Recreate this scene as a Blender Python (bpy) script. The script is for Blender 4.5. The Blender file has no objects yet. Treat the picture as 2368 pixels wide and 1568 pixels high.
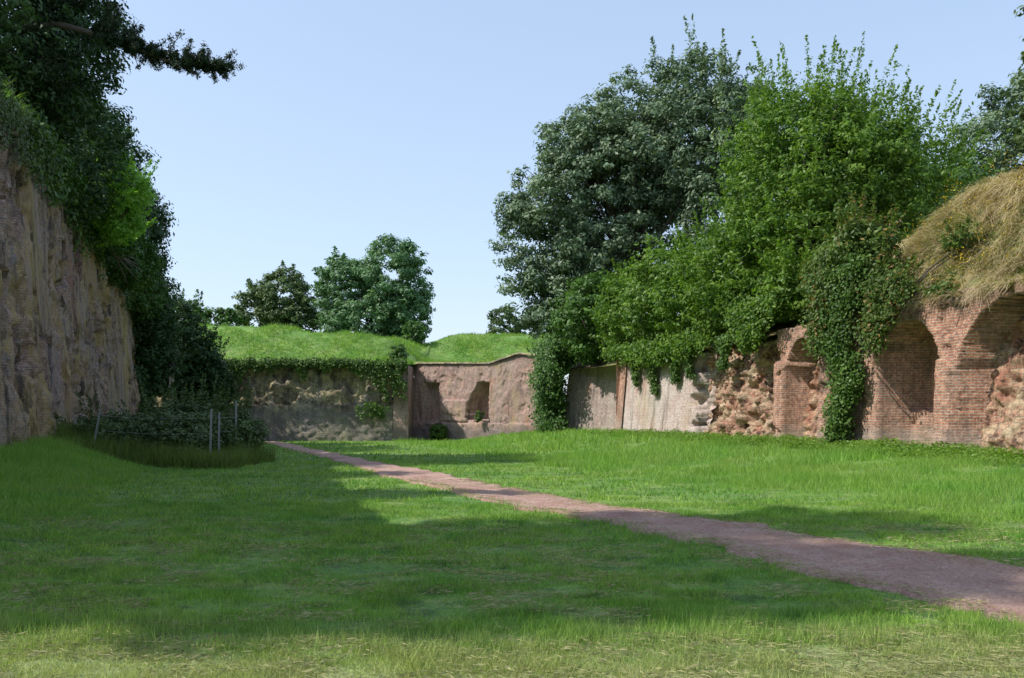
import bpy, math, numpy as np
from mathutils import Vector
rng=np.random.default_rng(7)
scene=bpy.context.scene
scene.view_settings.view_transform='Standard'
scene.view_settings.look='None'
scene.view_settings.exposure=0
D=bpy.data
# ---------------------------------------------------------------- utils
def link(o,parent=None):
    scene.collection.objects.link(o)
    if parent: o.parent=parent
    return o
def empty(name,loc=(0,0,0)):
    e=D.objects.new(name,None); e.location=(0,0,0); e.empty_display_size=.3
    return link(e)
def sm(t): 
    t=np.clip(t,0,1); return t*t*(3-2*t)
def _h(ix,iy,seed):
    v=np.sin(ix*127.1+iy*311.7+seed*74.7)*43758.5453
    return v-np.floor(v)
def vn(x,y,seed=0):
    x=np.asarray(x,float);y=np.asarray(y,float)
    ix=np.floor(x);iy=np.floor(y);fx=x-ix;fy=y-iy
    fx=fx*fx*(3-2*fx);fy=fy*fy*(3-2*fy)
    a=_h(ix,iy,seed);b=_h(ix+1,iy,seed);c=_h(ix,iy+1,seed);d=_h(ix+1,iy+1,seed)
    return (a+(b-a)*fx)*(1-fy)+(c+(d-c)*fx)*fy
def fbm(x,y,seed=0,o=4):
    s=0;a=.5;t=0
    for i in range(o):
        s=s+a*vn(x*2**i,y*2**i,seed+i*3);t+=a;a*=.5
    return s/t
def rawmesh(name,V,loops,nper,mat,tint=None,uv=None,parent=None,smooth=False):
    me=D.meshes.new(name)
    nf=len(loops)//nper
    me.vertices.add(len(V)); me.vertices.foreach_set('co',np.asarray(V,dtype=np.float32).ravel())
    me.loops.add(len(loops)); me.loops.foreach_set('vertex_index',np.asarray(loops,dtype=np.int32))
    me.polygons.add(nf); me.polygons.foreach_set('loop_start',np.arange(0,nf*nper,nper,dtype=np.int32))
    me.polygons.foreach_set('loop_total',np.full(nf,nper,dtype=np.int32))
    if smooth: me.polygons.foreach_set('use_smooth',np.ones(nf,dtype=bool))
    me.update(calc_edges=True)
    if uv is not None:
        l=me.uv_layers.new(name='UVMap'); l.data.foreach_set('uv',np.asarray(uv,dtype=np.float32)[np.asarray(loops)].ravel())
    if tint is not None:
        a=me.attributes.new('tint','FLOAT','FACE'); a.data.foreach_set('value',np.asarray(tint,dtype=np.float32))
    me.materials.append(mat)
    o=D.objects.new(name,me)
    return link(o,parent)
def grid(name,G,mat,UV=None,parent=None,smooth=True):
    nu,nv=G.shape[:2]
    idx=np.arange(nu*nv).reshape(nu,nv)
    q=np.stack([idx[:-1,:-1],idx[1:,:-1],idx[1:,1:],idx[:-1,1:]],-1).reshape(-1)
    return rawmesh(name,G.reshape(-1,3),q,4,mat,uv=None if UV is None else UV.reshape(-1,2),parent=parent,smooth=smooth)
# ---------------------------------------------------------------- materials
class NT:
    def __init__(s,name):
        s.m=D.materials.new(name); s.m.use_nodes=True; s.t=s.m.node_tree; s.t.nodes.clear()
    def n(s,typ,props={},**inp):
        nd=s.t.nodes.new(typ)
        for k,v in props.items(): setattr(nd,k,v)
        for k,v in inp.items():
            k2=k.replace('_',' ')
            tgt=nd.inputs[int(k[1:])] if (k[0]=='i' and k[1:].isdigit()) else nd.inputs[k2]
            if isinstance(v,bpy.types.NodeSocket): s.t.links.new(v,tgt)
            else: tgt.default_value=v
        return nd
    def c(s,col): return (col[0],col[1],col[2],1)
    def mix(s,f,a,b,mode='MIX'):
        nd=s.t.nodes.new('ShaderNodeMix'); nd.data_type='RGBA'; nd.blend_type=mode
        for i,v in ((0,f),(6,a),(7,b)):
            if isinstance(v,bpy.types.NodeSocket): s.t.links.new(v,nd.inputs[i])
            else: nd.inputs[i].default_value=v if i==0 else s.c(v)
        return nd.outputs[2]
    def noise(s,vec,scale,detail=4,rough=.6):
        return s.n('ShaderNodeTexNoise',Vector=vec,Scale=scale,Detail=detail,Roughness=rough).outputs[0]
    def ramp(s,f,lo,hi):
        nd=s.n('ShaderNodeMapRange',Value=f); nd.inputs[1].default_value=lo; nd.inputs[2].default_value=hi; nd.clamp=True
        return nd.outputs[0]
    def mul(s,a,b,op='MULTIPLY'):
        nd=s.t.nodes.new('ShaderNodeMath'); nd.operation=op
        for i,v in ((0,a),(1,b)):
            if isinstance(v,bpy.types.NodeSocket): s.t.links.new(v,nd.inputs[i])
            else: nd.inputs[i].default_value=v
        return nd.outputs[0]
    def out(s,sh): s.n('ShaderNodeOutputMaterial',Surface=sh); return s.m
    def pos(s): return s.n('ShaderNodeNewGeometry').outputs['Position']
    def mapv(s,vec,sc,loc=(0,0,0)):
        return s.n('ShaderNodeMapping',Vector=vec,Scale=sc,Location=loc).outputs[0]

def brick_mat(name,c1,c2,mortar,patches,dark=.5,bump=.6,bw=.24,bh=.08,warp=.03,msize=.012,streak=(.035,.03,.028),zdark=None):
    t=NT(name)
    uv=t.n('ShaderNodeTexCoord').outputs['UV']; P=t.pos()
    wn=t.n('ShaderNodeTexNoise',Vector=P,Scale=1.3,Detail=3.).outputs[1]
    w=t.n('ShaderNodeVectorMath',{'operation':'MULTIPLY_ADD'},i0=wn,i1=(warp,warp,warp),i2=uv).outputs[0]
    b=t.n('ShaderNodeTexBrick',Vector=w,Color1=t.c(c1),Color2=t.c(c2),Mortar=t.c(mortar),Scale=1.,Mortar_Size=msize,Mortar_Smooth=.3,Bias=0.,Brick_Width=bw,Row_Height=bh)
    col=b.outputs[0]
    fine=t.noise(P,7,6,.75)
    fr=t.ramp(fine,.25,.72)
    col=t.mix(.85,col,t.n('ShaderNodeCombineColor',i0=fr,i1=fr,i2=fr).outputs[0],'OVERLAY')
    for i,(pc,sc,lo,hi,amt,str_) in enumerate(patches):
        v=t.mapv(P,(sc,sc,sc*str_),(i*13.7,i*5.1,i*3.3))
        f=t.ramp(t.noise(v,1.,8,.72),lo,hi)
        g_=t.mul(t.mul(f,amt),t.mul(t.mul(fr,.6),.55,'ADD'))
        col=t.mix(g_,col,pc)
    v=t.mapv(P,(1.6,1.6,.16),(3,9,1))
    f=t.ramp(t.noise(v,1.,7,.72),.52,.72)
    col=t.mix(t.mul(f,dark),col,streak)
    v2=t.noise(P,22,4,.75)
    col=t.mix(t.mul(t.ramp(v2,.55,.72),.55),col,(.05,.04,.035))
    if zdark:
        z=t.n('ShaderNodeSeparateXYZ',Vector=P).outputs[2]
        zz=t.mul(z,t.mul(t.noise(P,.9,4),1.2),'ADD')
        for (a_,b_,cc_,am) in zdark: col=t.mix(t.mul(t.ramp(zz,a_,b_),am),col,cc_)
    h=t.mul(t.mul(b.outputs[1],-.6),t.mul(fine,1.6),'ADD')
    h=t.mul(h,t.mul(v2,.8),'ADD')
    bp=t.n('ShaderNodeBump',Height=h,Strength=bump,Distance=.05).outputs[0]
    return t.out(t.n('ShaderNodeBsdfPrincipled',Base_Color=col,Roughness=.93,Normal=bp).outputs[0])

def leaf_mat(name,dark,light,trans=.3,rough=.55,spec=.25,yel=None):
    t=NT(name)
    a=t.n('ShaderNodeAttribute',{'attribute_name':'tint'}).outputs['Fac']
    col=t.mix(a,dark,light)
    f=t.ramp(t.noise(t.pos(),.45,3),.35,.7)
    col=t.mix(t.mul(f,.4),col,tuple(x*.6 for x in dark))
    if yel: col=t.mix(t.mul(t.ramp(a,.86,.95),.8),col,yel)
    p=t.n('ShaderNodeBsdfPrincipled',Base_Color=col,Roughness=rough)
    p.inputs['Specular IOR Level'].default_value=spec
    tc=t.mix(1.,col,(1.25,1.35,.6),'MULTIPLY')
    tr=t.n('ShaderNodeBsdfTranslucent',Color=tc).outputs[0]
    return t.out(t.n('ShaderNodeMixShader',Fac=trans,i1=p.outputs[0],i2=tr).outputs[0])

def grass_color(t):
    P=t.pos()
    a=t.ramp(t.noise(P,.35,5,.65),.35,.68)
    col=t.mix(a,(.13,.30,.05),(.25,.40,.065))
    b=t.ramp(t.noise(t.mapv(P,(1,2.2,1),(7,3,0)),1.5,6,.72),.50,.64)
    col=t.mix(t.mul(b,.7),col,(.37,.41,.17))
    c=t.ramp(t.noise(t.mapv(P,(1,2.8,1),(17,33,0)),1.7,6,.72),.53,.62)
    col=t.mix(t.mul(c,.75),col,(.06,.135,.045))
    d=t.ramp(t.noise(t.mapv(P,(1,1.5,1),(3,53,0)),5.,5,.7),.53,.66)
    col=t.mix(t.mul(d,.5),col,(.07,.15,.04))
    sx=t.n('ShaderNodeSeparateXYZ',Vector=P).outputs
    near=t.ramp(t.mul(sx[1],t.mul(t.noise(P,.8,3),1.6),'SUBTRACT'),6.0,4.8)
    col=t.mix(t.mul(near,.6),col,(.40,.40,.19))
    return col
def ground_mat(straw=False,nm='grass_ground'):
    t=NT(nm); col=grass_color(t)
    if straw: col=t.mix(t.mul(t.ramp(t.noise(t.pos(),.8,5,.7),.34,.5),.9),t.mix(.5,col,(.12,.14,.05)),(.34,.26,.13))
    n=t.noise(t.pos(),30,4,.7)
    col=t.mix(t.ramp(n,.35,.7),col,t.mix(1.,col,(.45,.47,.4),'MULTIPLY'))
    bp=t.n('ShaderNodeBump',Height=n,Strength=.8,Distance=.05).outputs[0]
    return t.out(t.n('ShaderNodeBsdfPrincipled',Base_Color=col,Roughness=.95,Normal=bp).outputs[0])
def blade_mat(name,tintc=None,amt=.5,trans=.35):
    t=NT(name); col=grass_color(t)
    a=t.n('ShaderNodeAttribute',{'attribute_name':'tint'}).outputs['Fac']
    col=t.mix(a,t.mix(1.,col,(.62,.68,.64),'MULTIPLY'),t.mix(1.,col,(1.65,1.5,1.4),'MULTIPLY'))
    if tintc:
        n=t.ramp(t.noise(t.pos(),.5,5,.7),.35,.65)
        col=t.mix(amt,col,t.mix(n,tintc,(.31,.42,.11)))
    p=t.n('ShaderNodeBsdfPrincipled',Base_Color=col,Roughness=.6); p.inputs['Specular IOR Level'].default_value=.25
    tr=t.n('ShaderNodeBsdfTranslucent',Color=t.mix(1.,col,(1.2,1.3,.7),'MULTIPLY')).outputs[0]
    return t.out(t.n('ShaderNodeMixShader',Fac=trans,i1=p.outputs[0],i2=tr).outputs[0])
def path_mat():
    t=NT('red_gravel'); P=t.pos()
    n=t.noise(P,1.6,7,.75); m=t.noise(P,28,5,.8)
    col=t.mix(t.ramp(n,.35,.65),(.42,.22,.17),(.62,.44,.35))
    col=t.mix(t.ramp(m,.42,.62),col,t.mix(.65,col,(.19,.10,.08)))
    col=t.mix(t.mul(t.ramp(t.noise(P,60,2),.62,.68),.8),col,(.68,.56,.48))
    bp=t.n('ShaderNodeBump',Height=m,Strength=1.,Distance=.04).outputs[0]
    return t.out(t.n('ShaderNodeBsdfPrincipled',Base_Color=col,Roughness=.95,Normal=bp).outputs[0])
def bark_mat():
    t=NT('bark'); P=t.pos(); n=t.noise(t.mapv(P,(6,6,1.2)),1.5,6,.7)
    col=t.mix(n,(.04,.03,.022),(.16,.13,.10))
    bp=t.n('ShaderNodeBump',Height=n,Strength=.8,Distance=.05).outputs[0]
    return t.out(t.n('ShaderNodeBsdfPrincipled',Base_Color=col,Roughness=.9,Normal=bp).outputs[0])
def plain(name,c,r=.6,metal=0):
    t=NT(name); n=t.noise(t.pos(),20,4)
    col=t.mix(n,tuple(x*.7 for x in c),tuple(min(1,x*1.2) for x in c))
    return t.out(t.n('ShaderNodeBsdfPrincipled',Base_Color=col,Roughness=r,Metallic=metal).outputs[0])

M_ground=ground_mat(); M_strawg=ground_mat(True,'dry_bank'); M_blade=blade_mat('mown_grass_blades'); M_tall=blade_mat('tall_grass_blades',(.18,.40,.06),.6,.4)
M_path=path_mat(); M_bark=bark_mat()
# ---------------------------------------------------------------- layout functions
def xr(Y): return 17.48-.22*np.clip(Y,-60,75)
def xl(Y): return -5.74-.33*np.clip(Y,-60,75)
def g(X,Y,bumps=True):
    X=np.asarray(X,float);Y=np.asarray(Y,float)
    base=-.019*np.clip(Y-12,0,60)
    w=np.interp(Y,[0,13,19,43,70],[6,6.5,9,10,8]); zr=np.interp(Y,[10,24,51,70],[.5,.44,.17,-.3])
    t=sm((X-(xr(Y)-w))/w); z=base+(zr-base)*t
    zl=np.interp(Y,[0,22,62],[.2,.43,.6]); t=sm((xl(Y)+4-X)/4); z=z+(zl-z)*t
    if bumps: z=z+(fbm(X*.5,Y*.5,3)-.5)*.10+(fbm(X*1.6,Y*2.8,9)-.5)*.10
    return z
PLY=[-5,3,6.6,8.1,11,13.6,16.4,23.2,33.8,51.6,66,69]; PLX=[9,5.6,3.95,3.3,2.05,.75,-.6,-3.3,-7,-13.8,-19,-20.5]
PRY=[-5,0,6,8.9,10.6,12.4,15.3,19.4,25.2,33.8,51.6,66,69]; PRX=[12,9.9,6.9,5.4,4.35,3.3,1.66,.0,-2.3,-5.7,-12.4,-17.6,-19]
def pl(Y): return np.interp(Y,PLY,PLX)+(fbm(Y*1.3,Y*0+2,5)-.5)*.4
def pr(Y): return np.interp(Y,PRY,PRX)+(fbm(Y*1.3,Y*0+7,6)-.5)*.4
xs=np.concatenate([[-2500,-800,-300,-120,-70],np.arange(-45,30,.33),[45,70,120,300,800,2500]])
ys=np.concatenate([[-2500,-800,-200,-60,-25],np.arange(-10,3,1.),np.arange(3,20,.16),np.arange(20,76,.35),[90,120,200,500,1200,3000]])
XX,YY=np.meshgrid(xs,ys,indexing='ij')
grid('ground',np.stack([XX,YY,g(XX,YY)],-1),M_ground)
ys=np.arange(-5,68.5,.1); k=np.linspace(0,1,24)
A,B=pl(ys),pr(ys)
jl=(fbm(ys*5,ys*0,51)-.5)*.35; jr=(fbm(ys*5,ys*0,52)-.5)*.35
XX=(A+jl)[:,None]+(B-A+jr-jl)[:,None]*k[None]; YY=np.repeat(ys[:,None],len(k),1)
edge=np.minimum(k,1-k)[None]; 
ZZ=g(XX,YY)+.035-.09*(edge<.01)+.015*fbm(XX*3,YY*3,1)
grid('path',np.stack([XX,YY,ZZ],-1),M_path)

# ---------------------------------------------------------------- blades
def blades(name,X,Y,Z,h,w,mat,lean=.6,parent=None,droop=None,tint=None):
    n=len(X); a=rng.uniform(0,2*np.pi,n); b=rng.uniform(0,2*np.pi,n)
    base=np.stack([X,Y,Z],-1)
    wd=np.stack([np.cos(a),np.sin(a),0*a],-1)*w[:,None]*.5
    ld=np.stack([np.cos(b),np.sin(b),0*b],-1)*(h*rng.uniform(0,lean,n))[:,None]
    if droop is not None: ld=ld+np.asarray(droop)[None]*h[:,None]
    up=np.array([[0,0,1.]])*h[:,None]
    V=np.stack([base-wd,base+wd,base+ld+up],1).reshape(-1,3)
    if tint is None: tint=rng.uniform(0,1,n)
    return rawmesh(name,V,np.arange(3*n),3,mat,tint=tint,parent=parent)
def scatter(n,y0,y1,pw=1.,m=1.5):
    Y=y0+(y1-y0)*rng.uniform(0,1,n)**pw
    X=rng.uniform(-1,1,n)*(Y*.62+m)
    ok=(X>xl(Y)+.1)&(X<xr(Y)-.1)
    return X[ok],Y[ok]
def notpath(X,Y,m=.0): return ~((X>pl(Y)+m)&(X<pr(Y)-m))
def tallmask(X,Y):
    w=np.interp(Y,[0,13.6,19,43,70],[6,6.5,9,10.5,12]); return X>xr(Y)-w+(fbm(X,Y,12)-.5)*1.6
G_=empty('grass')
for i,(n,a,b,h,w) in enumerate([(300000,4.6,9,.04,.006),(220000,9,16,.05,.010),(140000,16,34,.06,.022),(60000,34,69,.09,.05)]):
    X,Y=scatter(n,a,b,.9); ok=notpath(X,Y,.12)&~tallmask(X,Y); X,Y=X[ok],Y[ok]
    dens=np.clip((fbm(X*1.8,Y*3,21)-.5)*1.7+.5,0,1)
    hh=h*rng.uniform(.4,1.5,len(X))*(.15+1.8*dens)
    big=rng.uniform(0,1,len(X))<.012; hh=np.where(big,hh*2.2,hh)
    kk=rng.uniform(0,1,len(X))<.2+1.3*dens; X,Y,hh=X[kk],Y[kk],hh[kk]
    blades('mown_blades_%d'%i,X,Y,g(X,Y)-.005,hh,np.full(len(X),w),M_blade,lean=1.3,parent=G_)
n=12000; cx=rng.uniform(-4.2,4,200); cy=rng.normal(6.3,.3,200)+.06*np.abs(cx); i=rng.integers(0,200,n)
X=cx[i]+rng.normal(0,.09,n); Y=cy[i]+rng.normal(0,.07,n); ok=notpath(X,Y); X,Y=X[ok],Y[ok]
blades('long_tufts',X,Y,g(X,Y),rng.uniform(.05,.15,len(X)),np.full(len(X),.006),M_blade,lean=.7,parent=G_)
T_=empty('tall_grass')
for i,(n,a,b,h,w) in enumerate([(150000,12,22,.15,.014),(140000,22,38,.2,.022),(80000,38,69,.24,.05)]):
    X,Y=scatter(n,a,b,1.); ok=tallmask(X,Y)&notpath(X,Y); X,Y=X[ok],Y[ok]
    f_=np.clip((fbm(X*.9,Y*.9,31)-.5)*1.8+.5,0,1)
    hh=h*rng.uniform(.4,1.4,len(X))*(.1+1.6*f_)
    blades('bank_blades_%d'%i,X,Y,g(X,Y)-.01,hh,np.full(len(X),w),M_tall,lean=.9,parent=T_)
n=60000; Y=rng.uniform(12,60,n); X=xl(Y)+rng.uniform(0,1,n)**1.4*3.4; ok=notpath(X,Y); X,Y=X[ok],Y[ok]
blades('wall_foot_blades',X,Y,g(X,Y)-.01,rng.uniform(.1,.5,len(X))*(1.1-(X-xl(Y))/3.8)*(.2+1.4*fbm(X,Y,37)),np.full(len(X),.025),M_tall,lean=.9,parent=T_)
M_hay=leaf_mat('cut_hay',(.22,.22,.10),(.5,.47,.25),.2,.8,.1)
n=90000; X,Y=scatter(n,4.6,13,1.2); dens=fbm(X*1.2,Y*2.5,55); ok=(dens>.52-.18*(Y<6.3))&notpath(X,Y,-.1); X,Y=X[ok],Y[ok]; n=len(X)
a=rng.uniform(0,6.28,n); L=rng.uniform(.02,.06,n); dx=np.cos(a)*L;dy=np.sin(a)*L; Z=g(X,Y)+rng.uniform(.015,.05,n)
V=np.stack([np.stack([X-dx,Y-dy,Z],-1),np.stack([X+dy*.08,Y-dx*.08,Z+.004],-1),np.stack([X+dx,Y+dy,Z+rng.normal(0,.01,n)],-1)],1).reshape(-1,3)
rawmesh('hay_clippings',V,np.arange(3*n),3,M_hay,tint=rng.uniform(0,1,n),parent=G_)
n=7000; Y=rng.uniform(5.5,22,n); s_=rng.choice([0,1],n); X=np.where(s_==0,pl(Y)+np.abs(rng.normal(0,.22,n)),pr(Y)-np.abs(rng.normal(0,.35,n)))
a=rng.uniform(0,6.28,n); L=rng.uniform(.015,.05,n); dx=np.cos(a)*L;dy=np.sin(a)*L; Z=g(X,Y)+.06
V=np.stack([np.stack([X-dx,Y-dy,Z],-1),np.stack([X+dy*.12,Y-dx*.12,Z+.006],-1),np.stack([X+dx,Y+dy,Z],-1)],1).reshape(-1,3)
rawmesh('path_litter',V,np.arange(3*n),3,M_hay,tint=rng.uniform(0,1,n),parent=G_)

# ---------------------------------------------------------------- walls
def wall(name,pts,side,z0,ztop,batter,depth,ds,dz,mat,cap=1.5,parent=None,capz=0.):
    pts=np.array(pts,float); seg=np.linalg.norm(np.diff(pts,axis=0),axis=1); cum=np.concatenate([[0],np.cumsum(seg)])
    S=np.unique(np.concatenate([np.arange(0,cum[-1],ds),cum])); 
    px=np.interp(S,cum,pts[:,0]);py=np.interp(S,cum,pts[:,1])
    i=np.clip(np.searchsorted(cum,S,side='right')-1,0,len(seg)-1)
    d=(np.diff(pts,axis=0)/seg[:,None]); dd=d[i]
    nrm=np.stack([dd[:,1],-dd[:,0]],-1)*side
    z0v=z0(S,px,py); ztv=ztop(S,px,py)
    nv=int(np.max(ztv-z0v)/dz)+2
    v=np.linspace(0,1,nv); Z=z0v[:,None]+(ztv-z0v)[:,None]*v[None]
    SS=np.repeat(S[:,None],nv,1)
    dep=depth(SS,Z,px[:,None]+0*Z,py[:,None]+0*Z)
    off=dep-batter*(Z-z0v[:,None])
    X=px[:,None]+nrm[:,0:1]*off; Y=py[:,None]+nrm[:,1:2]*off
    G=np.stack([X,Y,Z],-1); UV=np.stack([SS-dep,Z],-1)
    last=G[:,-1:,:].copy(); c1=last.copy(); c1[:,:,0]-=nrm[:,0:1]*cap; c1[:,:,1]-=nrm[:,1:2]*cap; c1[:,:,2]+=capz
    G=np.concatenate([G,c1],1); UV=np.concatenate([UV,UV[:,-1:]+np.array([0,cap])],1)
    return grid(name,G,mat,UV,parent,smooth=False)

M_left=brick_mat('weathered_dark_brick',(.42,.22,.17),(.29,.18,.17),(.48,.41,.37),
   [((.42,.33,.28),.5,.45,.60,.75,.4),((.54,.38,.13),.35,.46,.60,.85,.3),((.35,.32,.33),1.2,.52,.66,.8,.4),((.46,.33,.11),1.8,.50,.62,.8,.4),((.36,.14,.09),.8,.56,.66,.6,.4),((.05,.038,.03),1.6,.53,.62,.95,.15)],dark=.95,bump=1.)
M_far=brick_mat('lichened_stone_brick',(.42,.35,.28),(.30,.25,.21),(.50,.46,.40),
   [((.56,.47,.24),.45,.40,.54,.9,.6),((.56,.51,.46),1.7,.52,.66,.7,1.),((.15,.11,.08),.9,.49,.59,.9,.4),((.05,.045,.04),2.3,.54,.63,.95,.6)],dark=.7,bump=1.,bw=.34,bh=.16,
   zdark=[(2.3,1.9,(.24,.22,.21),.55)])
M_pink=brick_mat('pink_brick',(.54,.29,.23),(.40,.23,.19),(.58,.50,.44),
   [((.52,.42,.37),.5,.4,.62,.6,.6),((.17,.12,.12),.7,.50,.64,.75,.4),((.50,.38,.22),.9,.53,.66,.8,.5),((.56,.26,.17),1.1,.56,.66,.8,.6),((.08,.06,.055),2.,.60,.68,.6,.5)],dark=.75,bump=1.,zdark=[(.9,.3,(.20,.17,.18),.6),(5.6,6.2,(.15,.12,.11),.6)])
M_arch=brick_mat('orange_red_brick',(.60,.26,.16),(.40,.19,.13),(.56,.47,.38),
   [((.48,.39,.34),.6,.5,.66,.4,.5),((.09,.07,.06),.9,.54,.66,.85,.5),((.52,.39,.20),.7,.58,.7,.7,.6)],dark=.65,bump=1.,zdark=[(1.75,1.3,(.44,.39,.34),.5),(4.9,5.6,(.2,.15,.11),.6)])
M_pale=brick_mat('limewashed_brick',(.60,.42,.36),(.50,.34,.30),(.60,.55,.5),
   [((.66,.59,.54),.5,.38,.6,.75,.4),((.52,.43,.26),.5,.52,.66,.65,.4),((.47,.25,.19),1.,.52,.64,.7,.6)],dark=.95,bump=.8,streak=(.11,.09,.075),zdark=[(4.5,5.2,(.3,.24,.16),.6)])
M_rubble=brick_mat('rubble_stone',(.58,.42,.28),(.46,.25,.17),(.30,.26,.2),
   [((.64,.52,.34),1.5,.47,.60,.75,1.),((.50,.20,.13),1.3,.48,.58,.85,1.),((.05,.04,.03),2.6,.53,.61,.95,1.)],dark=.6,bump=1.,bw=.33,bh=.16,warp=.4)

def ltop(S,x,y): return 10.55+.3*(fbm(y*.8,y*0,4)-.5)*2+np.interp(y,[6,20,30,62],[-.8,-.3,.3,.5])
def ldepth(S,Z,x,y):
    rug=sm((fbm(y*.16+5,Z*.18,40)-.34)/.15)*sm((y-20)/8)
    ver=fbm(y*2.4,Z*.25,41)-.5; f=fbm(y*1.6,Z*1.6,43)-.5; ff=fbm(y*5,Z*5,47,3)-.5
    d=(ver*.9+f*.4+ff*.3)*rug+ff*.06
    hole=sm((fbm(y*1.3,Z*.6,49)-.61)/.03); d=d-hole*.35*sm((y-18)/4)
    slot=sm((fbm(y*1.3,Z*.10,44)-.62)/.03); d=d-slot*.45*rug
    return d - .12*sm((Z-4.2)/.3)*rug
YL0=5.7
lw=empty('bastion_wall')
wall('wall_face',[(float(xl(YL0)),YL0),(float(xl(62.)),62.)],1,lambda S,x,y:g(x,y)-.6,ltop,.06,ldepth,.12,.12,M_left,cap=2.,parent=lw)
wall('wall_end',[(-29.5,69.8),(-26.6,63.2),(-26.2,62.)],1,lambda S,x,y:0*S-.5,lambda S,x,y:np.interp(y,[62,63.2,69.8],[6.,5.4,5.0]),.08,lambda S,Z,x,y:.05*(fbm(S*3,Z*3,8)-.5),.2,.2,M_pink,parent=lw)
wall('near_end_face',[(float(xl(YL0)),YL0),(-40,YL0)],-1,lambda S,x,y:0*S-.6,lambda S,x,y:0*S+9.8,.0,lambda S,Z,x,y:.05*(fbm(S*3,Z*3,8)-.5),.3,.3,M_left,parent=lw)
wall('painted_sunlit_arris',[(-24.15,60.4),(-24.5,62.2)],-1,lambda S,x,y:0*S-.4,lambda S,x,y:np.interp(y,[60.4,62.2],[4.6,5.6]),.05,lambda S,Z,x,y:.05*(fbm(S*3,Z*3,8)-.5),.15,.15,M_pale,parent=lw,cap=.3)  # thin wall arris; its pale brick colour paints in the sunlit edge

fw=empty('curtain_wall')
def fdepth(S,Z,x,y):
    up=sm((Z-1.75)/.12)
    r=(fbm(S*.9,Z*1.1,60)-.5)*.8+(fbm(S*2.3,Z*2.3,61)-.5)*.45+(fbm(S*6,Z*6,66)-.5)*.15
    r=r-sm((fbm(S*1.1,Z*.8,64)-.62)/.03)*.3
    return up*(-.22+r)+(1-up)*(fbm(S*3,Z*4,62)-.5)*.2
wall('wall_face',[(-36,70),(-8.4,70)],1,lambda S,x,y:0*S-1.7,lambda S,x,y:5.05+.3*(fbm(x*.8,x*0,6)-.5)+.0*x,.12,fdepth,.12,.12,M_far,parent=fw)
wall('wall_return',[(-8.4,70),(-8.5,75)],1,lambda S,x,y:0*S-1.7,lambda S,x,y:0*S+5.05,.0,lambda S,Z,x,y:.05*(fbm(S*3,Z*3,8)-.5),.2,.2,M_pink,parent=fw)
wall('corner_quoin',[(-9.6,69.75),(-8.38,69.75)],1,lambda S,x,y:0*S-1.7,lambda S,x,y:0*S+5.0,.09,lambda S,Z,x,y:.06*(fbm(S*3,Z*3,8)-.5),.15,.15,M_pink,parent=fw,cap=.3)
fl=empty('casemate_flank')
P0=np.array([-8.6,74.3]);P1=np.array([2.9,65.6]);Lf=float(np.linalg.norm(P1-P0))
def qdepth(S,Z,x,y):
    d=(fbm(S*2.5,Z*2.5,70)-.5)*.12-sm((fbm(S*1.2,Z*1.2,73)-.64)/.02)*.08
    left=6.1+ np.clip((Z-1.9)*.6,0,1.)
    emb=(S>left+.3*(fbm(Z*3,Z*0,3)-.5))&(S<8.3+.2*(fbm(Z*4,Z*0,9)-.5))&(Z>.6)&(Z<3.75-.25*(fbm(S*3,S*0,5)))
    d=np.where(emb,-1.5,d)
    emb2=(S>1.2)&(S<2.9+.2*(fbm(Z*4,Z*0,9)-.5))&(Z>.5)&(Z<3.7); d=np.where(emb2,-.8,d)
    pan=(S>3.1)&(S<6.1)&(Z>.5)&(Z<2.2); d=np.where(pan,d+.12,d)
    c=((S-3.2)/.6)**2+np.clip((Z+.3)/.6,0,9)**2<1; d=np.where(c,-1.2,d)
    ring=((S-3.2)/.85)**2+np.clip((Z+.3)/.85,0,9)**2<1; 
    lower=Z<.35; d=np.where(lower&~c,d+.16,d); d=np.where(ring&~c,d+.05,d)
    return d
def qtop(S,x,y): return np.interp(S/Lf,[0,.58,.76,.8,1.],[5.38,5.12,5.75,5.78,5.35])+.04*(fbm(S*2,S*0,3)-.5)
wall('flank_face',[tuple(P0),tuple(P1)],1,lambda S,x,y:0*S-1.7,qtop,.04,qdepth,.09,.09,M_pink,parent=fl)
wall('coping',[tuple(P0),tuple(P1)],1,lambda S,x,y:qtop(S,x,y)+.003,lambda S,x,y:qtop(S,x,y)+.13,0,lambda S,Z,x,y:0*Z-.13,.3,.08,M_far,parent=fl)

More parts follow.
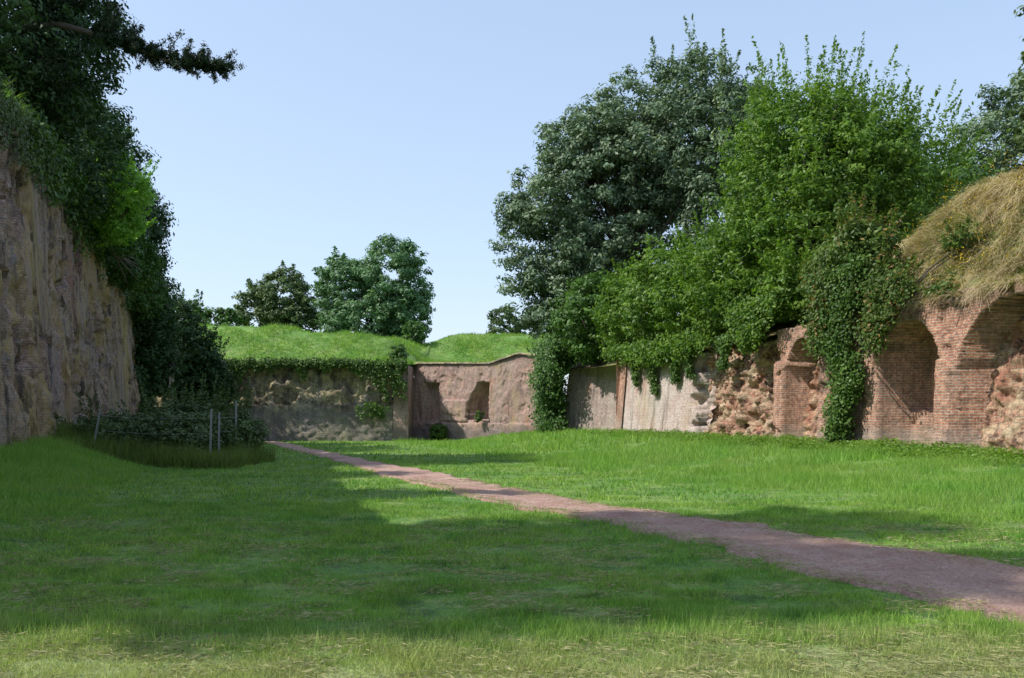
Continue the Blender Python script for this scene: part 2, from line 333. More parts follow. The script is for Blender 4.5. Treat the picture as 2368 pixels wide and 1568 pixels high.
ra=empty('arcade_wall')
ARCH=[(11.,14.2,2.9),(15.,18.9,2.65),(19.95,23.8,2.6),(24.65,27.05,3.05),(30.4,32.6,3.1)]
def rtop(S,x,y): return np.interp(y,[8,21,33.4],[5.2,5.0,4.65])+.12*(fbm(y*2,y*0,4)-.5)
def rdepth(S,Z,x,y):
    d=(fbm(y*3,Z*3,80)-.5)*.1-sm((fbm(y*1.4,Z*1.4,85)-.62)/.02)*.12
    zb=g(x,y,False)
    for (a,b,sp) in ARCH:
        r=(b-a)/2;c=(a+b)/2
        inside=(np.abs(y-c)<r)&((Z<sp)|(((y-c)**2+(Z-sp)**2)<r*r))
        rough=(fbm(y*1.7,Z*1.7,81)-.5)*.6
        lowst=np.where(Z-zb<1.2+.4*(fbm(y*1.5,y*0,3)-.5),.35,0)
        d=np.where(inside,-1.35+rough*.6+lowst,d)
        ring=(((y-c)**2+(Z-sp)**2)<(r+.28)**2)&(Z>=sp)&~inside; d=np.where(ring,d+.05,d)
    for (a,b) in [(9.9,10.9),(14.3,14.9),(19.05,19.8),(23.9,24.55),(27.1,27.8),(29.65,30.3),(32.7,33.3)]:
        zt=3.0 if a<27 else 3.4
        d=np.where((y>a)&(y<b)&(Z<zt+.1*(y-a)),d+.18,d)
    return d
YA=8.;YB=33.4
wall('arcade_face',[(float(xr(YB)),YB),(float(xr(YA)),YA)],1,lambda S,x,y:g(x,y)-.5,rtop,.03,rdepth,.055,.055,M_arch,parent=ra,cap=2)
for k_,(a,b,sp) in enumerate(ARCH):
    if k_ in (2,4,0):
        wall('rubble_infill_%d'%k_,[(float(xr(b))+.0,b-.02),(float(xr(a)),a+.02)],1,lambda S,x,y:g(x,y)-.4,lambda S,x,y:0*S+sp+1.2*(b-a)/2*.62,.12,
         lambda S,Z,x,y:-.72+(fbm(y*1.5,Z*1.5,91)-.5)*.6+(fbm(y*5,Z*5,92)-.5)*.35-.25*sm((Z-3)/.8),.06,.06,M_rubble,parent=ra,cap=.6,capz=-.3)
rw=empty('ruined_wall')
wall('rubble_face',[(float(xr(40.1)),40.1),(float(xr(33.4)),33.4)],1,lambda S,x,y:g(x,y)-.5,lambda S,x,y:4.3+.8*(fbm(y*1.1,y*0,14)-.5),.1,
     lambda S,Z,x,y:-.3+(fbm(y*.9,Z*.5,93)-.5)*.9+(fbm(y*3.4,Z*2.4,94)-.5)*.9+(fbm(y*9,Z*9,95)-.5)*.35,.07,.07,M_rubble,parent=rw)
bw_=empty('battered_wall')
def bd(S,Z,x,y):
    brk=sm((39.9+ (fbm(np.floor(Z*4)*.7,Z*0,3)-.3)*2.6-y)/.05)
    return .25+(fbm(y*2,Z*2,96)-.5)*.08-brk*(.6+.6*(fbm(y*4,Z*4,5)-.5))
wall('wall_face',[(float(xr(50.6)),50.6),(float(xr(39.6)),39.6)],1,lambda S,x,y:g(x,y)-.5,lambda S,x,y:4.4+.2*(fbm(y,y*0,4)-.5),.09,bd,.09,.09,M_pale,parent=bw_)
wall('corner_return',[(float(xr(50.6))+3.2,50.9),(float(xr(50.6))-.25,50.62)],1,lambda S,x,y:0*S-.6,lambda S,x,y:0*S+4.4,.0,lambda S,Z,x,y:0*Z,.2,.2,M_arch,parent=bw_)
wall('corner_quoin',[(float(xr(50.75))-.05,50.75),(float(xr(49.7))-.05,49.7)],1,lambda S,x,y:g(x,y)-.5,lambda S,x,y:0*S+4.35,.09,lambda S,Z,x,y:.30+(fbm(y*2,Z*2,96)-.5)*.05,.12,.12,M_arch,parent=bw_,cap=.3)
M_grey=brick_mat('grey_brick',(.44,.30,.26),(.32,.24,.21),(.50,.45,.41),
   [((.46,.41,.37),.5,.42,.62,.65,.5),((.15,.12,.10),.9,.52,.66,.8,.3),((.48,.28,.2),1.,.55,.66,.6,.5)],dark=.8,bump=.8)
cu=empty('curved_wall')
th=np.linspace(0,1,14); cyy=61.3-(61.3-50.9)*th; cxx=4.05+ (7.2-4.05)*th+1.1*np.sin(th*np.pi)
wall('wall_face',list(zip(cxx,cyy)),1,lambda S,x,y:g(x,y)-.5,lambda S,x,y:0*S+4.6,.14,lambda S,Z,x,y:(fbm(S*2,Z*2,97)-.5)*.08,.12,.12,M_grey,parent=cu)
wall('end_buttress',[(4.3,66.),(3.5,61.9),(4.1,61.1)],1,lambda S,x,y:g(x,y)-.5,lambda S,x,y:0*S+4.5,.16,lambda S,Z,x,y:(fbm(S*2,Z*2,98)-.5)*.06,.15,.15,M_grey,parent=cu)

# ---------------------------------------------------------------- ramparts
def rampart(name,Ys,line,T,zf,side,mat):
    Tm,Ym=np.meshgrid(T,Ys,indexing='ij'); X=line(Ym)+side*Tm
    return grid(name,np.stack([X,Ym,zf(Tm,Ym,X)],-1),mat)
T=np.concatenate([[.15],np.arange(.4,10,.3),[12,15,20,30,50,90,160]])
def zr_(t,Y,X):
    top=np.interp(Y,[8,21,33.4,50,62],[5.1,4.9,4.6,4.3,4.4])
    rise=np.interp(Y,[8,22,27,31,36,62],[3.4,3.8,4.2,3.6,1.8,1.6])
    return top+rise*sm(t/4.2)**.85+(fbm(X*.6,Y*.6,5)-.5)*1.2*sm(t/1.5)-.1
rampart('rampart_mound',np.arange(7.9,66,.4),lambda Y:xr(Y)+.25,T,zr_,1,M_strawg)
def zl_(t,Y,X): return ltop(0,X,Y)+.05+.9*sm(t/3)+(fbm(X*.8,Y*.8,5)-.5)*.4
rampart('rampart_mound',np.arange(YL0+.1,63,.5),lambda Y:xl(Y)-.72,T,zl_,-1,M_ground)
xs=np.concatenate([[-160,-90,-60],np.arange(-45,16,.4),[20,30,60,120]])
def yf(X): return np.interp(X,[-60,-8.45,-8.3,2.9,6],[70,70,74.2,65.8,65.8])+.5
T2=np.concatenate([np.arange(0,28,.45),[35,50,80,130]])
def far_z(X,Y):
    l=5.0+(3.9-1.0*sm((X+26)/16))*sm((Y-70.3)/8)+.5*(fbm(X*.35,Y*.35,78)-.5); r=5.2+.3*sm((Y-75)/6)+3.6*sm((Y-82)/8); k=sm((X+12.5-(Y-70)*.12)/4.5)
    return l*(1-k)+r*k+(fbm(X*.4,Y*.4,77)-.5)*.5*sm((Y-yf(X))/2)
Xm,Tm=np.meshgrid(xs,T2,indexing='ij'); Ym=yf(Xm)+Tm
grid('rampart_hill',np.stack([Xm,Ym,far_z(Xm,Ym)],-1),M_ground)
mg=empty('mound_grass')
n=110000; X=rng.uniform(-34,10,n); t=rng.uniform(0,26,n); Y=yf(X)+t
f_=np.clip((fbm(X*.6,Y*.6,17)-.5)*2+.5,0,1)
blades('hill_blades',X,Y,far_z(X,Y)-.03,rng.uniform(.1,.45,n)*(.1+1.5*f_),np.full(n,.06),M_tall,lean=.9,parent=mg,tint=np.clip(rng.uniform(0,1,n)*.4+f_*.4-.15,0,1))
n=30000; Y=rng.uniform(18,62,n); t=rng.uniform(0,3,n)**1.; X=xl(Y)-.72-t
blades('bastion_top_blades',X,Y,zl_(t,Y,X)-.05,rng.uniform(.15,.5,n),np.full(n,.04),M_tall,lean=.9,parent=mg,droop=(.6,0,-.2))

def strands(name,P,L,dirv,w,mat,parent=None,droop=1.,tint=None):
    n=len(P); segs=4; d=dirv/np.linalg.norm(dirv,axis=1)[:,None]
    side=np.cross(d,np.array([0,0,1.])+rng.normal(0,.4,(n,3))); side/=np.linalg.norm(side,axis=1)[:,None]
    pts=[]
    for i in range(segs+1):
        u=i/segs; p=P+d*(L*u)[:,None]; p=p.copy(); p[:,2]-=droop*L*u*u
        ww=(w*(1-u*.85))[:,None]; pts+= [p-side*ww,p+side*ww]
    V=np.stack(pts,1).reshape(-1,3); m=2*(segs+1)
    q=[]
    for i in range(segs): q+=[2*i,2*i+1,2*i+3,2*i+2]
    loops=(np.arange(n)[:,None]*m+np.array(q)[None]).reshape(-1)
    if tint is None: tint=rng.uniform(0,1,n)
    return rawmesh(name,V,loops,4,mat,tint=np.repeat(tint,segs),parent=parent)
M_dry=leaf_mat('dry_grass',(.24,.18,.08),(.74,.62,.40),.25,.7,.15)
M_olive=leaf_mat('olive_grass',(.08,.13,.03),(.25,.33,.08),.3,.6,.2)
def ontop(n,y0,y1,t0,t1):
    Y=rng.uniform(y0,y1,n); t=rng.uniform(t0,t1,n); X=xr(Y)+.25+t
    return np.stack([X,Y,zr_(np.maximum(t,0),Y,X)],-1)
P=ontop(42000,12,30.5,-.15,5); P=P[fbm(P[:,0]*.7,P[:,1]*.7,66)>.38]; n=len(P)
ck=np.stack([np.floor(P[:,0]*1.6),np.floor(P[:,1]*1.6)],-1)
ca=_h(ck[:,0],ck[:,1],1)*6.28; cb_=_h(ck[:,0],ck[:,1],2)
P[:,:2]+= (np.stack([ck[:,0]+.5+.6*(cb_-.5),ck[:,1]+.5+.6*(_h(ck[:,0],ck[:,1],4)-.5)],-1)/1.6-P[:,:2])*.4
dv=np.stack([rng.normal(-.5,.4,n)+.5*np.cos(ca),rng.normal(-.2,.4,n)+.5*np.sin(ca),rng.uniform(.4,1.4,n)],-1)
strands('dry_grass',P,rng.uniform(.4,1.,n)*(.7+.7*cb_),dv,np.full(n,.011),M_dry,droop=.75,tint=np.clip(rng.uniform(0,1,n)*.6+_h(ck[:,0],ck[:,1],3)*.4+.05,0,1))
P=ontop(22000,12,31,-.1,4.6); P=P[fbm(P[:,0]*.8,P[:,1]*.8,67)>.52]; n=len(P)
strands('mound_weeds',P,rng.uniform(.2,.75,n),np.stack([rng.normal(-.4,.5,n),rng.normal(-.1,.5,n),rng.uniform(.4,1.2,n)],-1),np.full(n,.014),M_olive,droop=.5)

# ---------------------------------------------------------------- foliage
def leafmesh(name,C,N,size,tint,mat,aspect=.45,parent=None):
    n=len(C); N=N/np.maximum(np.linalg.norm(N,axis=1),1e-6)[:,None]
    r=rng.normal(0,1,(n,3)); T_=np.cross(N,r); T_/=np.maximum(np.linalg.norm(T_,axis=1),1e-6)[:,None]; B_=np.cross(N,T_)
    s=size[:,None]
    V=np.stack([C-T_*s,C-B_*s*aspect+N*s*.12,C+T_*s,C+B_*s*aspect+N*s*.12],1).reshape(-1,3)
    return rawmesh(name,V,np.arange(4*n),4,mat,tint=tint,parent=parent)
def crown(ells,n,clump,leaf,up=.5,hollow=.5,gap=.0,flat=.6,seed=0,spiky=0.,shoots=0,slen=1.6):
    ells=np.array(ells,float); vol=(ells[:,3]*ells[:,4]*ells[:,5])**(.75); pr_=vol/vol.sum()
    nc=max(8,int(n/ max(18,60*clump)))
    e=ells[rng.choice(len(ells),nc,p=pr_)]
    d=rng.normal(0,1,(nc,3)); d/=np.linalg.norm(d,axis=1)[:,None]
    rad=(hollow+(1-hollow)*rng.uniform(0,1,nc)**.6)
    lump=.76+.44*fbm(d[:,0]*2.6+e[:,0],d[:,2]*2.6+d[:,1]*1.9+e[:,1],seed+5)
    cc=e[:,:3]+d*e[:,3:]*(rad*lump)[:,None]
    if gap>0:
        k=fbm(cc[:,0]*.45+cc[:,1]*.3,cc[:,2]*.5,seed+9)>gap; cc=cc[k]; d=d[k]; nc=len(cc)
    crad=clump*rng.uniform(.5,1.3,nc); ct=rng.uniform(0,1,nc)
    w=crad**2; i=rng.choice(nc,n,p=w/w.sum())
    q=rng.normal(0,1,(n,3)); q/=np.linalg.norm(q,axis=1)[:,None]; r=rng.uniform(0,1,n)**.45
    q2=q*np.array([1,1,flat]); C=cc[i]+q2*(crad[i]*r)[:,None]
    if spiky>0:
        k=rng.uniform(0,1,n)<spiky; 
        sd=d[i]*.7+np.array([0,0,.6])
        C=np.where(k[:,None],cc[i]+sd*(crad[i]*rng.uniform(0,2.,n))[:,None]+q*.09,C)
    N=q*.8+d[i]*.4+np.array([0,0,up])+rng.normal(0,.4,(n,3))
    size=leaf*rng.uniform(.6,1.35,n)
    tint=np.clip(ct[i]*.6+rng.uniform(0,.4,n)+.15*(q[:,2]),0,1)
    if shoots>0:
        m=70; o=np.argsort(-(d[:,2]*.6+np.linalg.norm((cc-ells[0,:3])/ells[0,3:],axis=1)))[:shoots*3]
        o=rng.choice(o,shoots,replace=False) if len(o)>=shoots else o
        sd=d[o]*.75+np.array([0,0,.75])+rng.normal(0,.15,(len(o),3)); sd/=np.linalg.norm(sd,axis=1)[:,None]
        L=slen*rng.uniform(.5,1.2,len(o)); u=rng.uniform(0,1,(len(o),m))
        Cs=cc[o][:,None,:]+sd[:,None,:]*(u*L[:,None])[...,None]+rng.normal(0,1,(len(o),m,3))*(.16*(1.1-u)*leaf*9)[...,None]*.8
        Cs=Cs.reshape(-1,3); C=np.concatenate([C,Cs]); k=len(Cs)
        N=np.concatenate([N,rng.normal(0,.6,(k,3))+np.array([0,0,.6])]); size=np.concatenate([size,leaf*rng.uniform(.5,1.1,k)]); tint=np.concatenate([tint,rng.uniform(.4,1,k)])
    return C,N,size,tint,cc
def tube(name,paths,mat,parent,res=9):
    V=[];F=[]
    for pts,rads in paths:
        pts=np.array(pts,float);b=len(V)
        for i,p in enumerate(pts):
            t=pts[min(i+1,len(pts)-1)]-pts[max(i-1,0)]; t=t/max(np.linalg.norm(t),1e-6)
            a=np.cross(t,[.3,.95,.1]); a/=max(np.linalg.norm(a),1e-6); c=np.cross(t,a)
            for j in range(res):
                an=2*np.pi*j/res; V.append(p+(a*np.cos(an)+c*np.sin(an))*rads[i])
        for i in range(len(pts)-1):
            for j in range(res): F+= [b+i*res+j,b+i*res+(j+1)%res,b+(i+1)*res+(j+1)%res,b+(i+1)*res+j]
    return rawmesh(name,np.array(V),np.array(F),4,mat,parent=parent,smooth=True)
def tree(name,base,ells,n,clump,leaf,mat,r0=.35,limbs=12,aspect=.45,**kw):
    e=empty(name)
    C,N,s,t,cc=crown(ells,n,clump,leaf,**kw)
    leafmesh('crown',C,N,s,t,mat,aspect,parent=e)
    ea=np.array(ells,float); ctr=(ea[:,:3]*ea[:,3:4]).sum(0)/ea[:,3].sum(); base=np.array(base,float)
    top=np.array([ctr[0],ctr[1],ctr[2]+ea[:,5].max()*.5])
    K=7; tp=[base+(top-base)*(i/K)+np.array([math.sin(i*1.3)*.12,math.cos(i*1.7)*.12,0]) for i in range(K+1)]
    tr=[r0*(1-.85*i/K)+(.25*r0 if i==0 else 0) for i in range(K+1)]
    paths=[(tp,tr)]
    for c in cc[rng.choice(len(cc),min(limbs,len(cc)),replace=False)]:
        j=int(np.clip((c[2]-base[2])/(top[2]-base[2])*K*.55,1,K-2)); a=tp[j]; mid=(a+c)/2+np.array([0,0,.08*np.linalg.norm(c-a)])
        rr=tr[j]*.5; paths.append(([a,(a*2+mid)/3,mid,c],[rr,rr*.8,rr*.5,.015]))
    tube('trunk',paths,M_bark,e)
    return e
F_poplar=leaf_mat('poplar_leaves',(.055,.11,.05),(.25,.34,.20),.2,.5,.35)
F_horn=leaf_mat('hornbeam_leaves',(.045,.12,.014),(.22,.35,.05),.35,.5,.3)
F_dark=leaf_mat('dark_leaves',(.02,.055,.02),(.08,.15,.045),.2,.55,.25)
F_mid=leaf_mat('maple_leaves',(.035,.09,.018),(.13,.25,.05),.3,.5,.3)
F_bright=leaf_mat('painted_sun_leaves',(.16,.34,.04),(.36,.58,.12),.5,.5,.3)  # lighter leaf colour stands in for sunlight on the bright shrub
F_far=leaf_mat('chestnut_leaves',(.05,.13,.045),(.20,.34,.15),.25,.5,.3)
F_olive=leaf_mat('oak_leaves',(.045,.085,.025),(.15,.22,.07),.2,.5,.3)
F_ivy=leaf_mat('ivy_leaves',(.035,.09,.015),(.14,.24,.04),.25,.5,.3)
F_red=leaf_mat('creeper_leaves',(.045,.10,.018),(.17,.25,.05),.3,.5,.3,yel=(.28,.12,.05))
F_cedar=leaf_mat('cedar_needles',(.012,.03,.015),(.045,.08,.035),.1,.6,.2)

tree('poplar_tree',(9.5,66,4),[(7.2,65,16.5,6.3,6,8.),(10.5,64,20.6,6.2,6,6.1),(3.6,66,14.,5.2,4,6.),(14,63,21.2,5.5,5,6.),(1.6,66,16.8,2.8,2.5,3.4),(1.3,65,10.,2.2,2.4,2.8),(5.5,64,20.,4,4,4),(16,60,16,5,5,7.5),(4,64,8.5,3,3,3)],145000,.75,.16,F_poplar,r0=.55,limbs=40,gap=.345,hollow=.4,shoots=110,slen=2.4)
tree('hornbeam_tree',(12.6,36.5,5),[(13,37,11,4.1,4,4.4),(11.5,36,8.3,3.,3.5,2.8),(15.2,37,10,3.4,4,3.9),(10,37.5,7.4,2.3,3,2.4),(12.7,38,13.4,2.8,3,2.4),(15.,38,12.4,2.4,2.4,2.6)],95000,.45,.10,F_horn,r0=.35,limbs=22,hollow=.5,spiky=.2,up=.5,gap=.33,shoots=150,slen=2.4,flat=.4)
tree('maple_tree',(22,50,6),[(20.5,48,11.,4.2,5,4.6),(24,50,11.6,4.6,5,4.8)],32000,.9,.16,F_mid,hollow=.6,shoots=20)
tree('willow_tree',(31,56,6),[(31.4,56,17.,3.3,4,5.2),(35,56,18,4,4,6.5),(30,55,13.5,2.8,3,4)],32000,.7,.16,F_poplar,hollow=.5,gap=.3,shoots=30)
tree('sycamore_tree',(16.2,22.5,8.),[(15.6,23,11.8,1.6,2.2,3.9),(14.9,23.5,9.6,.9,1.3,1.3)],18000,.4,.10,F_olive,r0=.2,hollow=.4,shoots=20,slen=.8)
def shrub(name,ells,n,clump,leaf,mat,**kw):
    e=empty(name); C,N,s,t,cc=crown(ells,n,clump,leaf,**kw); leafmesh('foliage',C,N,s,t,mat,.5,parent=e)
    ea=np.array(ells,float); P_=[]
    b=np.array([ea[0,0],ea[0,1],ea[0,2]-ea[0,5]*.9])
    for c in cc[rng.choice(len(cc),min(10,len(cc)),replace=False)]: P_.append(([b,(b+c)/2+[0,0,.1],c],[.05,.03,.008]))
    tube('stems',P_,M_bark,e,6); return e
shrub('hornbeam_shrub',[(8.6,47,7.4,2.6,4,2.9),(7.4,52,7.,2.4,3,2.5),(9.,42,6.9,2.0,2.5,2.1)],36000,.45,.115,F_horn,spiky=.2,gap=.31,up=.5,shoots=40,flat=.4)
shrub('elder_shrub',[(5.7,58,7.6,2.6,3,3.),(4.6,62,7.4,2.2,3,2.8)],24000,.55,.135,F_mid,shoots=25)
shrub('hazel_shrub',[(9.7,40,6.,1.4,2.4,1.3),(10.2,37,6.,1.4,2,1.3),(11.,34,6.2,1.3,2,1.3)],20000,.4,.1,F_horn,spiky=.2,shoots=25,flat=.4)
shrub('creeper_shrub',[(11.4,30.5,6.4,1.1,2.,1.3),(11.6,28.7,6.7,1.1,1.4,1.3),(11.8,27.6,5.7,.6,.8,.7)],20000,.33,.08,F_red,shoots=35,slen=1.)
shrub('bramble_shrub',[(11.9,26.6,5.3,.35,1.,.35),(12.2,24.6,5.0,.25,.8,.18),(13.2,25.6,6.6,.5,.5,.25)],3200,.18,.055,F_red,spiky=.3,shoots=10,slen=.5)
tree('chestnut_tree',(-15,101,7),[(-14.,101,16.3,4.4,5,5.),(-19.8,102,15.2,3.6,4,4.5),(-17,100,11.5,5.4,5,3.4),(-12.4,100,12.5,3.2,4,3.9)],46000,.85,.22,F_far,r0=.5,hollow=.6,shoots=20,slen=1.)
tree('lime_tree',(-29,106,7),[(-28,106,14.8,3.4,3.5,3.9),(-31.5,107,13.3,2.8,3,3.6),(-26,105,12.3,2.8,3,3)],20000,.8,.22,F_olive,hollow=.6,shoots=20,slen=1.)
shrub('far_shrub',[(-31,92,10,2.6,2,2.2),(-35,92,10.5,3,2,2.4)],8000,.6,.2,F_mid,shoots=20)
shrub('far_shrub',[(-9.9,87,9,1.1,1,1.4)],1800,.4,.16,F_mid)
shrub('far_shrub',[(-9.5,72.5,5.8,.8,.8,1.)],1800,.3,.13,F_mid)
shrub('far_shrub',[(-1,105,11.5,2.2,2,2.6),(2,106,10.5,2,2,2)],5000,.6,.2,F_olive)
# left trees
tree('yew_tree',(-20,31,9.8),[(-20.,31,16,4.8,5,5.8),(-18.4,35,12.2,2.2,3.4,3.2),(-18.6,30.2,12.8,1.7,2.2,1.7),(-18.2,34,17,2.8,3,4.4)],80000,.6,.11,F_dark,r0=.4,hollow=.6,shoots=40,slen=1.)
tree('ivy_clad_tree',(-25,46,10),[(-23.2,45,13.8,3.5,5,4.6),(-22,46,11.4,2,4,2.2),(-26,50,15.5,4.4,4,4.6)],38000,.7,.135,F_dark,hollow=.6,shoots=30)
tree('holm_oak_tree',(-27,57,9),[(-26.2,56.5,12.8,3.5,4,4.6),(-25.6,59,8.5,2.4,3,4.5),(-24.7,60.5,5.4,1.2,2,3)],48000,.7,.14,F_dark,hollow=.6,shoots=40)
tree('alder_tree',(-26.5,67,0),[(-25.8,67,6.6,2.5,2,3.8),(-24.6,67.5,4.3,1.9,1.6,3.8),(-23.4,68.3,3.,1.3,1.2,2.6)],22000,.6,.145,F_dark,hollow=.5,shoots=30,slen=1.4)
shrub('bright_shrub',[(-17.0,37.6,11.0,1.3,1.2,1.2),(-17.2,38,9.7,.9,1,.8)],7500,.3,.085,F_bright,shoots=35,slen=1.,gap=.3)
shrub('overhanging_shrub',[(-18.9,41,10,.8,3,1.1),(-21.4,48,9.8,1.,4,1.5),(-24.,56,9.2,1.1,3.5,1.7),(-16.9,31.5,10.4,.5,2.6,.8)],22000,.4,.11,F_mid,shoots=30,slen=1.)
# trees on the bastion beside the photographer
tree('tall_tree',(-15,9,9.8),[(-15,7.9,16.5,3.4,2.2,4.),(-15.5,9.,22,3.2,1.7,4),(-12.6,7.6,12.5,2.,1.6,2.6),(-16,6.9,19.5,2.4,1.5,3.)],14500,.65,.19,F_dark,hollow=.3)
tree('tall_tree',(-17,7.5,9.8),[(-15.5,4.9,19.5,3.,1.,4.6),(-17,5.3,24.,3.4,1.2,3.6),(-13,5.3,14.,1.8,.8,2.5)],8000,.6,.19,F_dark,hollow=.3)
tree('tall_tree',(-19,14.6,9.8),[(-19,14.9,18,3,.9,4)],4500,.6,.2,F_dark,hollow=.3)
tree('tall_tree',(-22,21.5,9.8),[(-22,21.5,17,3.4,1.8,4.5)],9000,.7,.2,F_dark,hollow=.3)
# cedar limb
cb=empty('cedar_branch')
pth=[(-19,31,15.2),(-16,30.6,15.2),(-13.8,30.2,14.5),(-12.,30,13.7),(-10.,30,13.4)]
sub=[];C=[];N=[]
base=np.array(pth)
sub.append((pth,[.16,.12,.08,.05,.02]))
for i in range(130):
    u=rng.uniform(.3,1)**.8*4; j=min(int(u),3); p=base[j]+(base[j+1]-base[j])*(u-j)
    L=rng.uniform(.4,1.4)*(1.2-u/5.5); q=p+np.array([rng.uniform(.1,1.),rng.normal(0,.8),rng.normal(.0,.5)])*L
    sub.append(([p,(p+q)/2,q],[.025,.015,.005])); 
    for s_ in range(8):
        w=rng.uniform(.2,1.05); c0=p+(q-p)*w; m=18; C.append(c0+rng.normal(0,.055,(m,3)))
C=np.concatenate(C); tube('limb',sub,M_bark,cb,6)
leafmesh('needles',C,rng.normal(0,1,C.shape),rng.uniform(.04,.085,len(C)),rng.uniform(0,1,len(C)),F_cedar,.28,parent=cb)
C,N,s,t,_=crown([(-16.8,31,14.8,1.4,2,2.2),(-16.7,31,18,1.7,2,2.5)],13000,.4,.08,hollow=.4)
leafmesh('inner_needles',C,N,s,t,F_cedar,.3,parent=cb)

# ---------------------------------------------------------------- ivy on walls
def ivy(name,fn,n,leaf,mat,nrm,clump=.25,thick=.18,nc=400):
    cc=fn(nc); i=rng.integers(0,len(cc),n)
    q=rng.normal(0,1,(n,3)); C=cc[i]+q*np.array([.7,1,1.])*clump
    nn=np.array(nrm,float); C=C+nn*rng.uniform(0,thick,n)[:,None]
    N=nn+rng.normal(0,.55,(n,3))+np.array([0,0,.4])
    leafmesh(name,C,N,leaf*rng.uniform(.6,1.3,n),rng.uniform(0,1,n),mat,.6)
def on_right(yc,yw,z0,z1,pw=1.,off=.35):
    def f(k):
        z=z1-(z1-z0)*rng.uniform(0,1,k)**pw; y=rng.normal(yc,1,k)*yw*(.35+.65*(z-z0)/(z1-z0))+yc*(1-yw*(.35+.65*(z-z0)/(z1-z0)))+.2*np.sin(z*2); return np.stack([xr(y)-off,y,z],-1)
    return f
RN=(-.97,-.2,0)
ivy('ivy',on_right(28.3,.5,.4,6.4,1.),14000,.065,F_ivy,RN,.17,.3,240)
ivy('ivy',on_right(29.4,.4,3.6,6.2,1.2),5000,.065,F_red,RN,.2,.3,80)
ivy('ivy',on_right(26.4,.6,3.4,5.6,1.5),4500,.06,F_red,RN,.16,.25,60)
ivy('ivy',on_right(34.4,1.,4.2,5.6,1.8),6000,.075,F_horn,RN,.2,.3,100)
for yc,z0 in [(45,2.4),(42.3,2.9),(47.5,2.9),(37,3.3),(40.5,3.1)]:
    ivy('ivy',on_right(yc,.3,z0,4.6,1.3,.15),2000,.07,F_ivy,RN,.1,.15,60)
ivy('ivy',on_right(44,4.,4.2,4.9,1.,.25),12000,.09,F_horn,RN,.22,.3,200)
def iv2(k):
    z=rng.uniform(-.1,6,k); x=rng.normal(2.9,.42,k)-.05*(z-3); return np.stack([x,62.+rng.normal(0,.8,k),z],-1)
ivy('ivy',iv2,24000,.11,F_mid,(-.7,-.7,0),.35,.4,260)
def iv3(k):
    x=rng.uniform(-30,-8.6,k); z=5.25-rng.uniform(0,1,k)**2.2*2.0*np.clip(fbm(x*.8,x*0,33)*3.6-1.3,.03,1.5); return np.stack([x,69.8+.1*(z-3),z],-1)
ivy('ivy',iv3,20000,.10,F_ivy,(0,-1,0),.15,.2,900)
def iv4(k):
    x=rng.normal(-11.3,.7,k); z=rng.uniform(.9,1.9,k); return np.stack([x,69.7+0*x,z],-1)
ivy('ivy',iv4,900,.1,F_ivy,(0,-1,0),.15,.2,30)
def iv5(k):
    y=rng.uniform(27,62,k); z=10.7-rng.uniform(0,1,k)**2*2.8*(.1+fbm(y*.5,y*0,36)*1.2); return np.stack([xl(y)-.55,y,z],-1)
ivy('ivy',iv5,20000,.09,F_ivy,(1,.2,0),.22,.3,500)
def iv7(k):
    y=rng.uniform(22,31,k); z=10.5-rng.uniform(0,1,k)**1.5*2.2*(fbm(y*1.5,y*0,39)); return np.stack([xl(y)-.5,y,z],-1)
ivy('ivy',iv7,5000,.06,F_olive,(1,.2,0),.15,.15,150)
def iv6(k):
    z=rng.uniform(1.5,9,k); y=rng.normal(60,1.2,k); return np.stack([xl(y)-.1-.04*z,y,z],-1)
ivy('ivy',iv6,15000,.11,F_dark,(1,.1,0),.28,.4,200)
shrub('culvert_bush',[(-5.95,70.9,-.5,.75,.6,.8)],2500,.25,.1,F_ivy)
shrub('sapling',[(-2.6,69.3,.95,.4,.3,.45)],500,.15,.08,F_ivy)
shrub('bramble_thicket',[(-12.2,31.5,.6,2.,1.6,.9),(-14.3,31,.8,1.5,2,.7),(-10.4,33,.65,1.0,1.5,1.),(-13,34,.9,2,2,1.),(-11.6,30.4,.2,1.4,1,.7)],34000,.25,.07,F_olive,shoots=80,slen=1.2,hollow=.3,gap=.2)
n=24000; X=rng.uniform(-15.4,-9.,n);Y=rng.uniform(27.6,33,n)
blades('thicket_grass',X,Y,g(X,Y),rng.uniform(.2,1.,n)*(.1+1.3*fbm(X*1.5,Y*1.5,8)),np.full(n,.022),M_olive,lean=.7)
for i,(y0,y1,n,h) in enumerate([(18,34,12000,.3),(34,50,7000,.3)]):
    Y=rng.uniform(y0,y1,n); X=xr(Y)-.2-rng.uniform(0,1,n)**1.6*2.2; cz=g(X,Y)+rng.uniform(0,1,n)*h*(.1+1.4*fbm(X*1.5,Y*1.5,3))
    leafmesh('nettles',np.stack([X,Y,cz],-1),rng.normal(0,.5,(n,3))+np.array([0,0,1.]),rng.uniform(.03,.065,n),rng.uniform(0.3,1,n),F_horn,.5)
M_yel=leaf_mat('yellow_petals',(.5,.33,.02),(.8,.6,.05),.2,.6,.2)
P=ontop(50,21,30,.2,3.8); i=rng.integers(0,50,1500); C=P[i]+rng.normal(0,.16,(1500,3))+np.array([0,0,.7])
leafmesh('ragwort_flowers',C,rng.normal(0,1,(1500,3)),rng.uniform(.012,.03,1500),rng.uniform(0,1,1500),M_yel,.8)
P=ontop(260,12,30,.3,4.8); n=len(P)
strands('mound_stalks',P,rng.uniform(.7,1.3,n),np.stack([rng.normal(-.1,.2,n),rng.normal(0,.2,n),1+0*P[:,0]],-1),np.full(n,.008),M_olive,droop=.1)
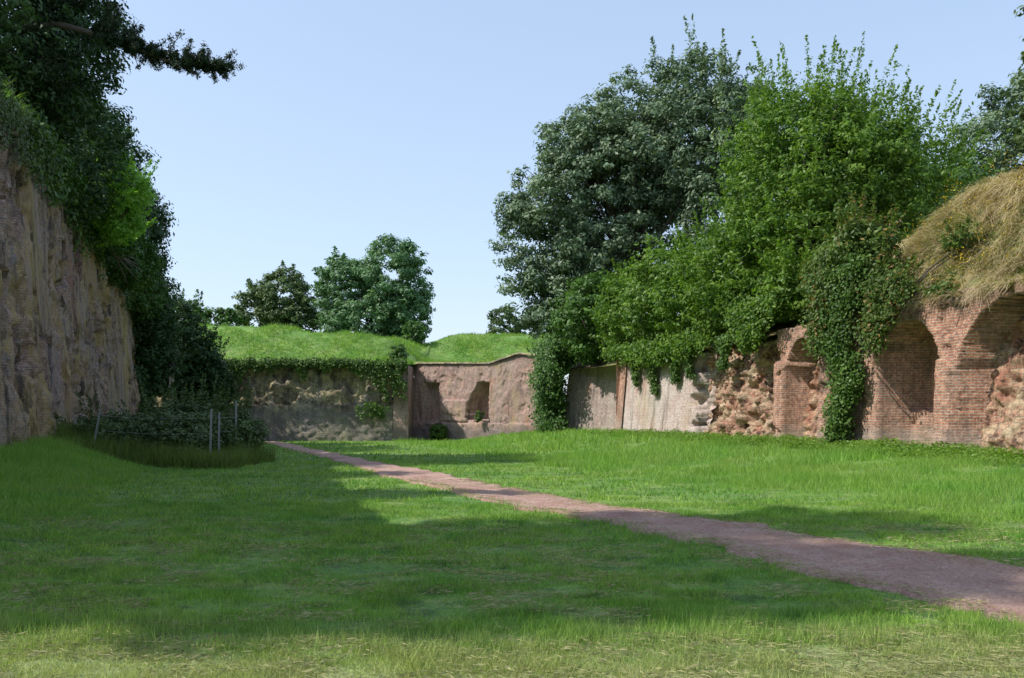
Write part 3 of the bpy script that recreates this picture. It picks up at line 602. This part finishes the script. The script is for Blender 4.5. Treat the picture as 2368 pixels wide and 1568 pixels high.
# fence
M_post=plain('galvanised_steel',(.36,.37,.39),.55,.3)
def post(a,b,w=.03):
    e=empty('fence_post'); a=np.array(a,float);b=np.array(b,float)
    u=(b-a)/np.linalg.norm(b-a); V=[]
    prof=[(-w,-w),(w,-w),(w,-w+.012),(-w+.012,-w+.012),(-w+.012,w),(-w,w)]
    for p in (a,b):
        for x,y in prof: V.append(p+np.array([x,y,0]))
    m=len(prof); fs=[[j,(j+1)%m,m+(j+1)%m,m+j] for j in range(m)]
    me=D.meshes.new('shaft'); me.from_pydata([tuple(v) for v in V],[],fs+[list(range(m))[::-1],list(range(m,2*m))]); me.materials.append(M_post)
    link(D.objects.new('shaft',me),e)
    tube('wire_ties',[([a+u*h+[-w-.01,-w-.01,0],a+u*h+[w+.01,-w-.01,0],a+u*h+[w+.01,w+.01,.005],a+u*h+[-w-.01,w+.01,0],a+u*h+[-w-.01,-w-.01,0]],[.004]*5) for h in (.5,.9,1.3)],M_post,e,5)
post((-13.9,28.6,0),(-13.6,28.6,1.65)); post((-10.05,28.8,-.3),(-10.0,28.8,1.62)); post((-10.3,30.4,-.3),(-10.28,30.4,1.5)); post((-10.2,32.,-.3),(-10.2,32.,1.9))
tube('fence_wire',[([(-13.6,28.6,z+.1),(-11.9,28.7,z-.02),(-10.,28.8,z),(-10.28,30.4,z),(-10.2,32,z)],[.004]*5) for z in (.8,1.3)],M_post,None,5)
# ---------------------------------------------------------------- camera / light
cam=D.cameras.new('camera'); co=D.objects.new('camera',cam); link(co)
cam.sensor_width=36; cam.lens=36*2000/2368; cam.shift_y=156/2368; cam.clip_end=6000; cam.clip_start=.1
co.location=(0,0,1.7); co.rotation_euler=(math.radians(90),0,0); scene.camera=co
EL=math.radians(50); AZ=math.radians(10)
S=Vector((-math.cos(EL)*math.cos(AZ),-math.cos(EL)*math.sin(AZ),math.sin(EL)))
sl=D.lights.new('sun','SUN'); sl.energy=5.; sl.angle=math.radians(.53); sl.color=(1,.95,.86)
so=D.objects.new('sun',sl); link(so); so.rotation_euler=S.to_track_quat('Z','Y').to_euler(); so.location=(-30,0,40)
w=D.worlds.new('World'); scene.world=w; w.use_nodes=True; nt=w.node_tree
bg=nt.nodes['Background']; sky=nt.nodes.new('ShaderNodeTexSky'); sky.sky_type='NISHITA'; sky.sun_disc=False
sky.sun_elevation=EL; sky.sun_rotation=math.radians(-100); sky.air_density=1.; sky.dust_density=1.; sky.ozone_density=1.
def vm(op,a,b):
    nd=nt.nodes.new('ShaderNodeVectorMath'); nd.operation=op; nt.links.new(a,nd.inputs[0]); nd.inputs[1].default_value=b; return nd.outputs[0]
a=vm('MULTIPLY',sky.outputs[0],(.13,.13,.13))
gm=nt.nodes.new('ShaderNodeGamma'); nt.links.new(a,gm.inputs[0]); gm.inputs[1].default_value=.43
b=vm('MULTIPLY',gm.outputs[0],(1.02/.15,1.13/.15,1.30/.15))
nt.links.new(b,bg.inputs[0]); bg.inputs[1].default_value=.15
print('polys',sum(len(o.data.polygons) for o in scene.objects if o.type=='MESH'))
